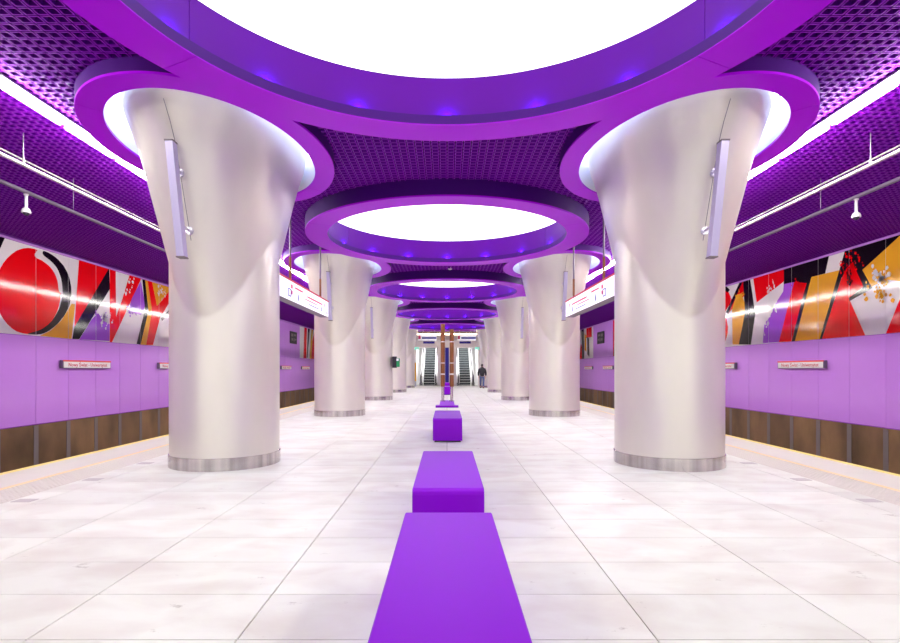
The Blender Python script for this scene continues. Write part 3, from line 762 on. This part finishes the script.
# ------------------------------------------------------------------ benches
def make_bench(L):
    root = empty('bench')
    w, h, r = 0.281, 0.455, 0.055
    prof = []
    for cx_, sg in ((0, 0),):
        pass
    # side profile in y-z with rounded upper corners, extruded across x
    pts = [(0, 0.03)]
    for k in range(9):
        a = pi - k * pi / 16
        pts.append((r + r * cos(a), h - r + r * sin(a)))
    for k in range(9):
        a = pi / 2 - k * pi / 16
        pts.append((L - r + r * cos(a), h - r + r * sin(a)))
    pts.append((L, 0.03))
    n = len(pts)
    b = MB()
    e = 0.006
    rings = [(-w, e), (-w + e, 0), (w - e, 0), (w, e)]
    cy, cz = L / 2, h / 2
    vs = []
    for x, ins in rings:
        for (y, z) in pts:
            vs.append((x, y + (ins if y < cy else -ins), z - (ins if z > cz else 0)))
    fs = []
    for k in range(3):
        for i in range(n - 1):
            fs.append((k * n + i, k * n + i + 1, (k + 1) * n + i + 1, (k + 1) * n + i))
        fs.append((k * n + n - 1, k * n, (k + 1) * n, (k + 1) * n + n - 1))
    b.add(vs, fs, 0, True)
    b.add(vs[:n], [list(range(n))], 0); b.add(vs[-n:], [list(range(n))], 0)
    b.build('seat_block', M['bench'], root, sharp=25)
    MB().box(-w + 0.03, 0.03, 0, w - 0.03, L - 0.03, 0.032).build('recessed_foot', M['black'], root)
    return root
bl = ['nearest, running out of the bottom edge', 'second, seen just behind the nearest', 'third, standing alone before the brown posts', 'glimpsed between the two brown posts', 'farthest, nearly hidden behind the posts']
for i, (y, L) in enumerate(((1.45, 2.16), (4.27, 2.05), (10.5, 2.1), (30.3, 2.1), (39.0, 2.1))):
    b = make_bench(L); b.location = (0.01, y, 0)
    tag(b, 'block bench in glossy violet, ' + bl[i], 'bench', 'violet block benches on the centre line')

pl = empty('low_plinth', (0, 20.1, 0))
tag(pl, 'low flat purple plinth carrying the two tall brown posts', 'plinth')
MB().bevbox(-0.42, 0, 0, 0.42, 0.4, 0.075, 0.008).build('wide_step', M['bench'], pl)
MB().bevbox(-0.29, 0.41, 0, 0.29, 4.0, 0.055, 0.008).build('long_slab', M['bench'], pl)
# ------------------------------------------------------------------ brown posts
for s in (-1, 1):
    p = empty('post', (0.01 + s * 0.19, 23.3, 0.056))
    tag(p, '%s of the two tall brown and steel posts on the centre line' % ('left' if s < 0 else 'right'), 'post', 'tall brown posts')
    MB().tube((0, 0, 0), (0, 0, 0.62), 0.06, n=16).tube((0, 0, 0), (0, 0, 0.03), 0.11, n=16).build('steel_foot', M['plinth'], p)
    for (z0, z1) in ((0.62, 1.12), (1.18, 1.6), (1.64, 2.5), (2.54, 3.05), (3.05, 3.27)):
        if s > 0 and z1 > 3.1: continue
        MB().tube((0, 0, z0), (0, 0, z1), 0.09, n=16).build('brown_sleeve', M['bronze'], p)
    for z in (1.12, 1.60, 2.50, 3.0):
        MB().tube((0, 0, z), (0, 0, z + 0.05), 0.085, n=16).build('steel_ring', M['white'], p)

# ------------------------------------------------------------------ end of the hall: wall, escalators, signs
wb_ = empty('wall_back', (0, Y_END, 0)); tag(wb_, kind='structure')
MB().box(-11.2, 0, -1.45, -2.75, 0.3, Z_BACK).build('left_pier', M['beige'], wb_)
MB().box(2.75, 0, -1.45, 11.2, 0.3, Z_BACK).build('right_pier', M['beige'], wb_)
MB().box(-2.75, 0.5, 3.35, 2.75, 0.8, 4.05).build('bulkhead', M['white'], wb_)
MB().box(-2.75, 0.55, 4.05, 2.75, 0.8, Z_BACK).build('upper_bulkhead', M['beige'], wb_)
pn = MB().box(-0.85, 0.2, 0, 0.85, 0.4, 3.35).build('centre_pier', M['white'], wb_)
hf = MB().box(-2.75, Y_END, -0.3, 2.75, Y_END + 16, 0.0).build('floor_escalator_hall', M['stone']); tag(hf, kind='structure')
for s in (-1, 1):
    w = MB().box(min(s * 2.75, s * 2.9), Y_END + 0.3, 0, max(s * 2.75, s * 2.9), Y_END + 16, 8).build('wall_escalator_' + side[s], M['white']); tag(w, kind='structure')
w = MB().box(-2.9, Y_END + 16, 0, 2.9, Y_END + 16.2, 9).build('wall_escalator_end', M['white']); tag(w, kind='structure')
MB().box(-0.16, 0.18, 0, 0.16, 0.2, 3.35).build('dark_strip', M['bluetext'], wb_)
# sloping soffit
sf = MB(); sf.add([(-2.9, Y_END + .8, 3.4), (2.9, Y_END + .8, 3.4), (2.9, Y_END + 10, 8.4), (-2.9, Y_END + 10, 8.4), (-2.9, Y_END + .8, 3.5), (2.9, Y_END + .8, 3.5), (2.9, Y_END + 10, 8.5), (-2.9, Y_END + 10, 8.5)],
    [(0, 1, 2, 3), (4, 5, 6, 7), (0, 1, 5, 4), (2, 3, 7, 6), (1, 2, 6, 5), (0, 3, 7, 4)])
tag(sf.build('ceiling_escalator_hall', M['white']), kind='structure')
al = bpy.data.lights.new('hall_light', 'AREA'); al.shape = 'RECTANGLE'; al.size = 4.5; al.size_y = 1.2; al.energy = 700
ao = bpy.data.objects.new('hall_light', al); C.objects.link(ao); ao.location = (0, Y_END + 2.6, 4.05); ao.rotation_euler = (radians(28), 0, 0)

def make_escalator():
    root = empty('escalator')
    W = 0.5; th = radians(30)
    st = MB().box(-W, 0, -0.2, W, 0.40, 0).mesh('step', M['step'])
    no = MB().box(-W, -0.004, -0.045, W, 0.03, 0.004).mesh('step_nosing', M['stepedge'])
    MB().box(-W - .3, -0.9, 0, W + .3, 0.0, 0.012).build('comb_plate', M['plinth'], root)
    for k in range(28):
        y = 0.05 + k * 0.4; z = max(0.0, (k - 1) * 0.4 * math.tan(th)) + 0.01
        a = link('step', st, root, (0, y, z)); link('step_nosing', no, a)
    for s in (-1, 1):
        x = s * (W + 0.14)
        # balustrade: side profile
        lo = [(-1.0, 0.0), (0.4, 0.0), (11.2, 6.23)]
        hi = [(11.2, 7.25), (0.55, 1.08), (0.1, 0.95), (-0.7, 0.95), (-0.98, 0.85), (-1.08, 0.62), (-1.0, 0.4)]
        pr = lo + hi
        n = len(pr)
        vs = [(x + q, y, z) for q in (-0.11, 0.11) for y, z in pr]
        b = MB(); b.add(vs, [list(range(n)), [n + i for i in range(n)]] + [(i, (i + 1) % n, n + (i + 1) % n, n + i) for i in range(n)])
        b.build('balustrade', M['white'], root)
        hp = [(x, 11.2, 7.3), (x, 0.55, 1.13), (x, 0.1, 1.0), (x, -0.72, 1.0), (x, -1.02, 0.89), (x, -1.14, 0.62), (x, -1.05, 0.36), (x, -0.9, 0.22), (x, -0.9, 0.05)]
        MB().path(hp, 0.055, n=10).build('handrail', M['black'], root)
        MB().bevbox(x - 0.13, -1.0, 0, x + 0.13, -0.55, 0.30, 0.03).build('handrail_inlet', M['black'], root)
    return root
e0 = make_escalator()
for s in (-1, 1):
    e = e0 if s < 0 else copy_tree(e0)
    e.location = (s * 1.62, Y_END + 0.7, 0)
    tag(e, 'white-sided escalator at the end of the hall, %s of the brown posts' % ('left' if s < 0 else 'right'), 'escalator', 'escalators at the end of the hall')

for s in (-1, 1):
    nm = side[s]
    h = empty('overhead_sign', (s * 1.6, 44.5, 0))
    tag(h, 'white and blue sign with a red square over the %s escalator' % nm, 'sign', 'signs over the escalators')
    MB().bevbox(-0.75, 0, 3.78, 0.75, 0.15, 4.2, 0.01).build('board', M['signwhite'], h)
    MB().box(-0.73, -0.008, 3.88, -0.53, 0, 4.16).build('red_square', M['pinktext'], h)
    MB().box(-0.45, -0.008, 3.90, 0.73, 0, 4.05).build('blue_band', M['bluetext'], h)
    for q in (-0.6, 0.6): MB().tube((q, 0.07, 4.2), (q, 0.07, 4.76), 0.02, n=8).build('rod', M['housing'], h)
    g = empty('bulkhead_sign', (s * 1.6, Y_END + 0.5, 0))
    tag(g, 'narrow dark blue sign on the white bulkhead over the %s escalator' % nm, 'sign', 'narrow bulkhead signs')
    MB().bevbox(-0.5, -0.05, 3.72, 0.5, 0.0, 3.9, 0.006).build('plate', M['bluetext'], g)
    x_ = empty('exit_sign', (s * 2.6, 46.8, 0))
    tag(x_, 'small lit green exit sign beside the top of the %s escalator opening' % nm, 'sign', 'green exit signs')
    MB().bevbox(-0.22, 0, 3.1, 0.22, 0.08, 3.34, 0.01).build('case', M['white'], x_)
    MB().box(-0.2, -0.006, 3.12, 0.2, 0, 3.32).build('lit_face', M['teal'], x_)
    mk = MB().box(-0.02, -0.01, 3.16, 0.02, -0.006, 3.26); mk.tube((0, -0.008, 3.285), (0, -0.007, 3.29), 0.02, n=8); mk.box(0.05, -0.01, 3.2, 0.16, -0.006, 3.23)
    mk.build('pictogram', M['white'], x_)
    MB().tube((0, 0.04, 3.34), (0, 0.04, 4.76), 0.012, n=6).build('rod', M['housing'], x_)
# coloured service beams high over the escalators
for i, (y, z, m_) in enumerate(((45.6, 4.42, 'bronze'), (46.2, 4.36, 'warmlamp'), (46.8, 4.3, 'beige'))):
    b = MB().bevbox(-2.5, y, z, 2.5, y + 0.1, z + 0.09, 0.01).build('ceiling_beam', M[m_])
    tag(b, '%s thin beam across the ceiling before the escalators' % ('brown', 'glowing amber', 'cream')[i], 'beam', 'thin beams before the escalators')
    for q in (-2, 2):
        MB().tube((q, y + .05, z + .08), (q, y + .05, Z_BACK), 0.012, n=6).build('hanger', M['housing'], b)

# amber panel, green help box
a = empty('information_panel', (-2.68, 46.0, 0))
tag(a, 'narrow upright amber panel left of the left escalator', 'panel')
MB().bevbox(-0.1, 0, 0.45, 0.1, 0.08, 2.0, 0.01).build('panel_face', M['amber'], a)
MB().box(-0.1, 0, 0, 0.1, 0.08, 0.45).build('panel_foot', M['housing'], a)
gb = empty('help_point', (-COL_X + 0.88, 25.3, 0))
tag(gb, 'green and black help box mounted on the side of the third left column', 'help point')
MB().bevbox(-0.1, -0.16, 1.48, 0.1, 0.16, 2.0, 0.015).build('back_box', M['black'], gb)
MB().bevbox(0.07, -0.14, 1.52, 0.24, 0.14, 1.92, 0.02).build('green_case', M['green'], gb)
MB().bevbox(0.1, -0.15, 1.8, 0.2, -0.13, 1.9, 0.005).build('label_plate', M['white'], gb)

# ------------------------------------------------------------------ person
def skin_mesh(name, verts, edges, radii, material, parent, root_i=0, sub=2):
    me = bpy.data.meshes.new(name); me.from_pydata(verts, edges, [])
    o = link(name, me, parent)
    o.modifiers.new('skin', 'SKIN')
    me.skin_vertices  # layer created by the modifier
    for i, r in enumerate(radii):
        rr = r if isinstance(r, tuple) else (r, r)
        me.skin_vertices[0].data[i].radius = rr
        me.skin_vertices[0].data[i].use_root = (i == root_i)
    sb = o.modifiers.new('smooth', 'SUBSURF'); sb.levels = sub; sb.render_levels = sub
    me.materials.append(material)
    for p_ in me.polygons: p_.use_smooth = True
    return o
def make_person():
    root = empty('person', (2.65, 41.5, 0))
    tag(root, 'person in a bulky black jacket and blue jeans walking away by the right column', 'person')
    V_ = [(0, 0, .95), (0, 0, 1.15), (0, .01, 1.38), (0, .02, 1.50), (0, .0, 1.58), (0, -.01, 1.68), (0, -.01, 1.76),
          (.10, 0, .90), (.10, -.10, .50), (.10, -.02, .09), (.10, -.16, .05),
          (-.10, 0, .90), (-.10, .08, .50), (-.10, .30, .12), (-.10, .18, .05),
          (.19, .01, 1.43), (.25, .04, 1.14), (.25, -.08, .90), (.25, -.11, .84),
          (-.19, .01, 1.43), (-.25, -.02, 1.14), (-.25, -.12, .90), (-.25, -.15, .84)]
    E_ = [(0, 1), (1, 2), (2, 3), (3, 4), (4, 5), (5, 6), (0, 7), (7, 8), (8, 9), (9, 10), (0, 11), (11, 12), (12, 13), (13, 14), (2, 15), (15, 16), (16, 17), (17, 18), (2, 19), (19, 20), (20, 21), (21, 22)]
    R_ = [.13, .12, .14, .06, .055, .085, .07, .085, .06, .045, .035, .085, .06, .045, .035, .06, .045, .032, .03, .06, .045, .032, .03]
    skin_mesh('body', V_, E_, R_, M['skin'], root)
    # trousers
    skin_mesh('jeans', [(0, 0, .98), (.10, 0, .88), (.10, -.10, .50), (.10, -.025, .13), (-.10, 0, .88), (-.10, .08, .50), (-.10, .29, .16)],
              [(0, 1), (1, 2), (2, 3), (0, 4), (4, 5), (5, 6)], [.15, .105, .078, .065, .105, .078, .065], M['jeans'], root)
    # quilted jacket with hood
    skin_mesh('jacket', [(0, 0, .86), (0, 0, 1.1), (0, .01, 1.36), (0, .03, 1.54), (0, .02, 1.66), (.22, .01, 1.42), (.28, .04, 1.14), (.27, -.06, .93), (-.22, .01, 1.42), (-.28, -.02, 1.14), (-.27, -.10, .93)],
              [(0, 1), (1, 2), (2, 3), (3, 4), (2, 5), (5, 6), (6, 7), (2, 8), (8, 9), (9, 10)], [.19, .20, .21, .13, .11, .10, .08, .065, .10, .08, .065], M['jacket'], root)
    h = MB()
    bm = bmesh.new(); bmesh.ops.create_uvsphere(bm, u_segments=16, v_segments=10, radius=0.108)
    for v in bm.verts: v.co = Vector((v.co.x * 0.85, v.co.y * 0.95 - 0.02, v.co.z * 1.05 + 1.73))
    h.add([v.co for v in bm.verts], [[v.index for v in f.verts] for f in bm.faces], 0, True); bm.free()
    h.build('hair', M['hair'], root, sharp=80)
    for s in (-1, 1):
        hx, hy = s * .25, (-.11 if s > 0 else -.15)
        vs = [(hx, hy, .86), (hx, hy - .01, .79)]; es = [(0, 1)]; rs = [.03, .028]
        for k, (oy, ln) in enumerate(((-.035, .075), (-.012, .085), (.012, .08), (.033, .065))):
            b_ = len(vs)
            vs += [(hx, hy - .01 + oy, .775), (hx - s * .006, hy - .012 + oy, .775 - ln * .55), (hx - s * .02, hy - .014 + oy, .775 - ln)]
            es += [(1, b_), (b_, b_ + 1), (b_ + 1, b_ + 2)]; rs += [.010, .009, .007]
        b_ = len(vs)
        vs += [(hx - s * .02, hy - .045, .82), (hx - s * .03, hy - .06, .785)]
        es += [(1, b_), (b_, b_ + 1)]; rs += [.011, .009]
        skin_mesh('hand', vs, es, rs, M['skin'], root, sub=1)
        sy = -.10 if s > 0 else .24
        MB().bevbox(s * .10 - .05, sy - .12, 0.0 if s > 0 else .01, s * .10 + .05, sy + .13, .10, 0.03).build('shoe', M['shoe'], root)
    return root
make_person()
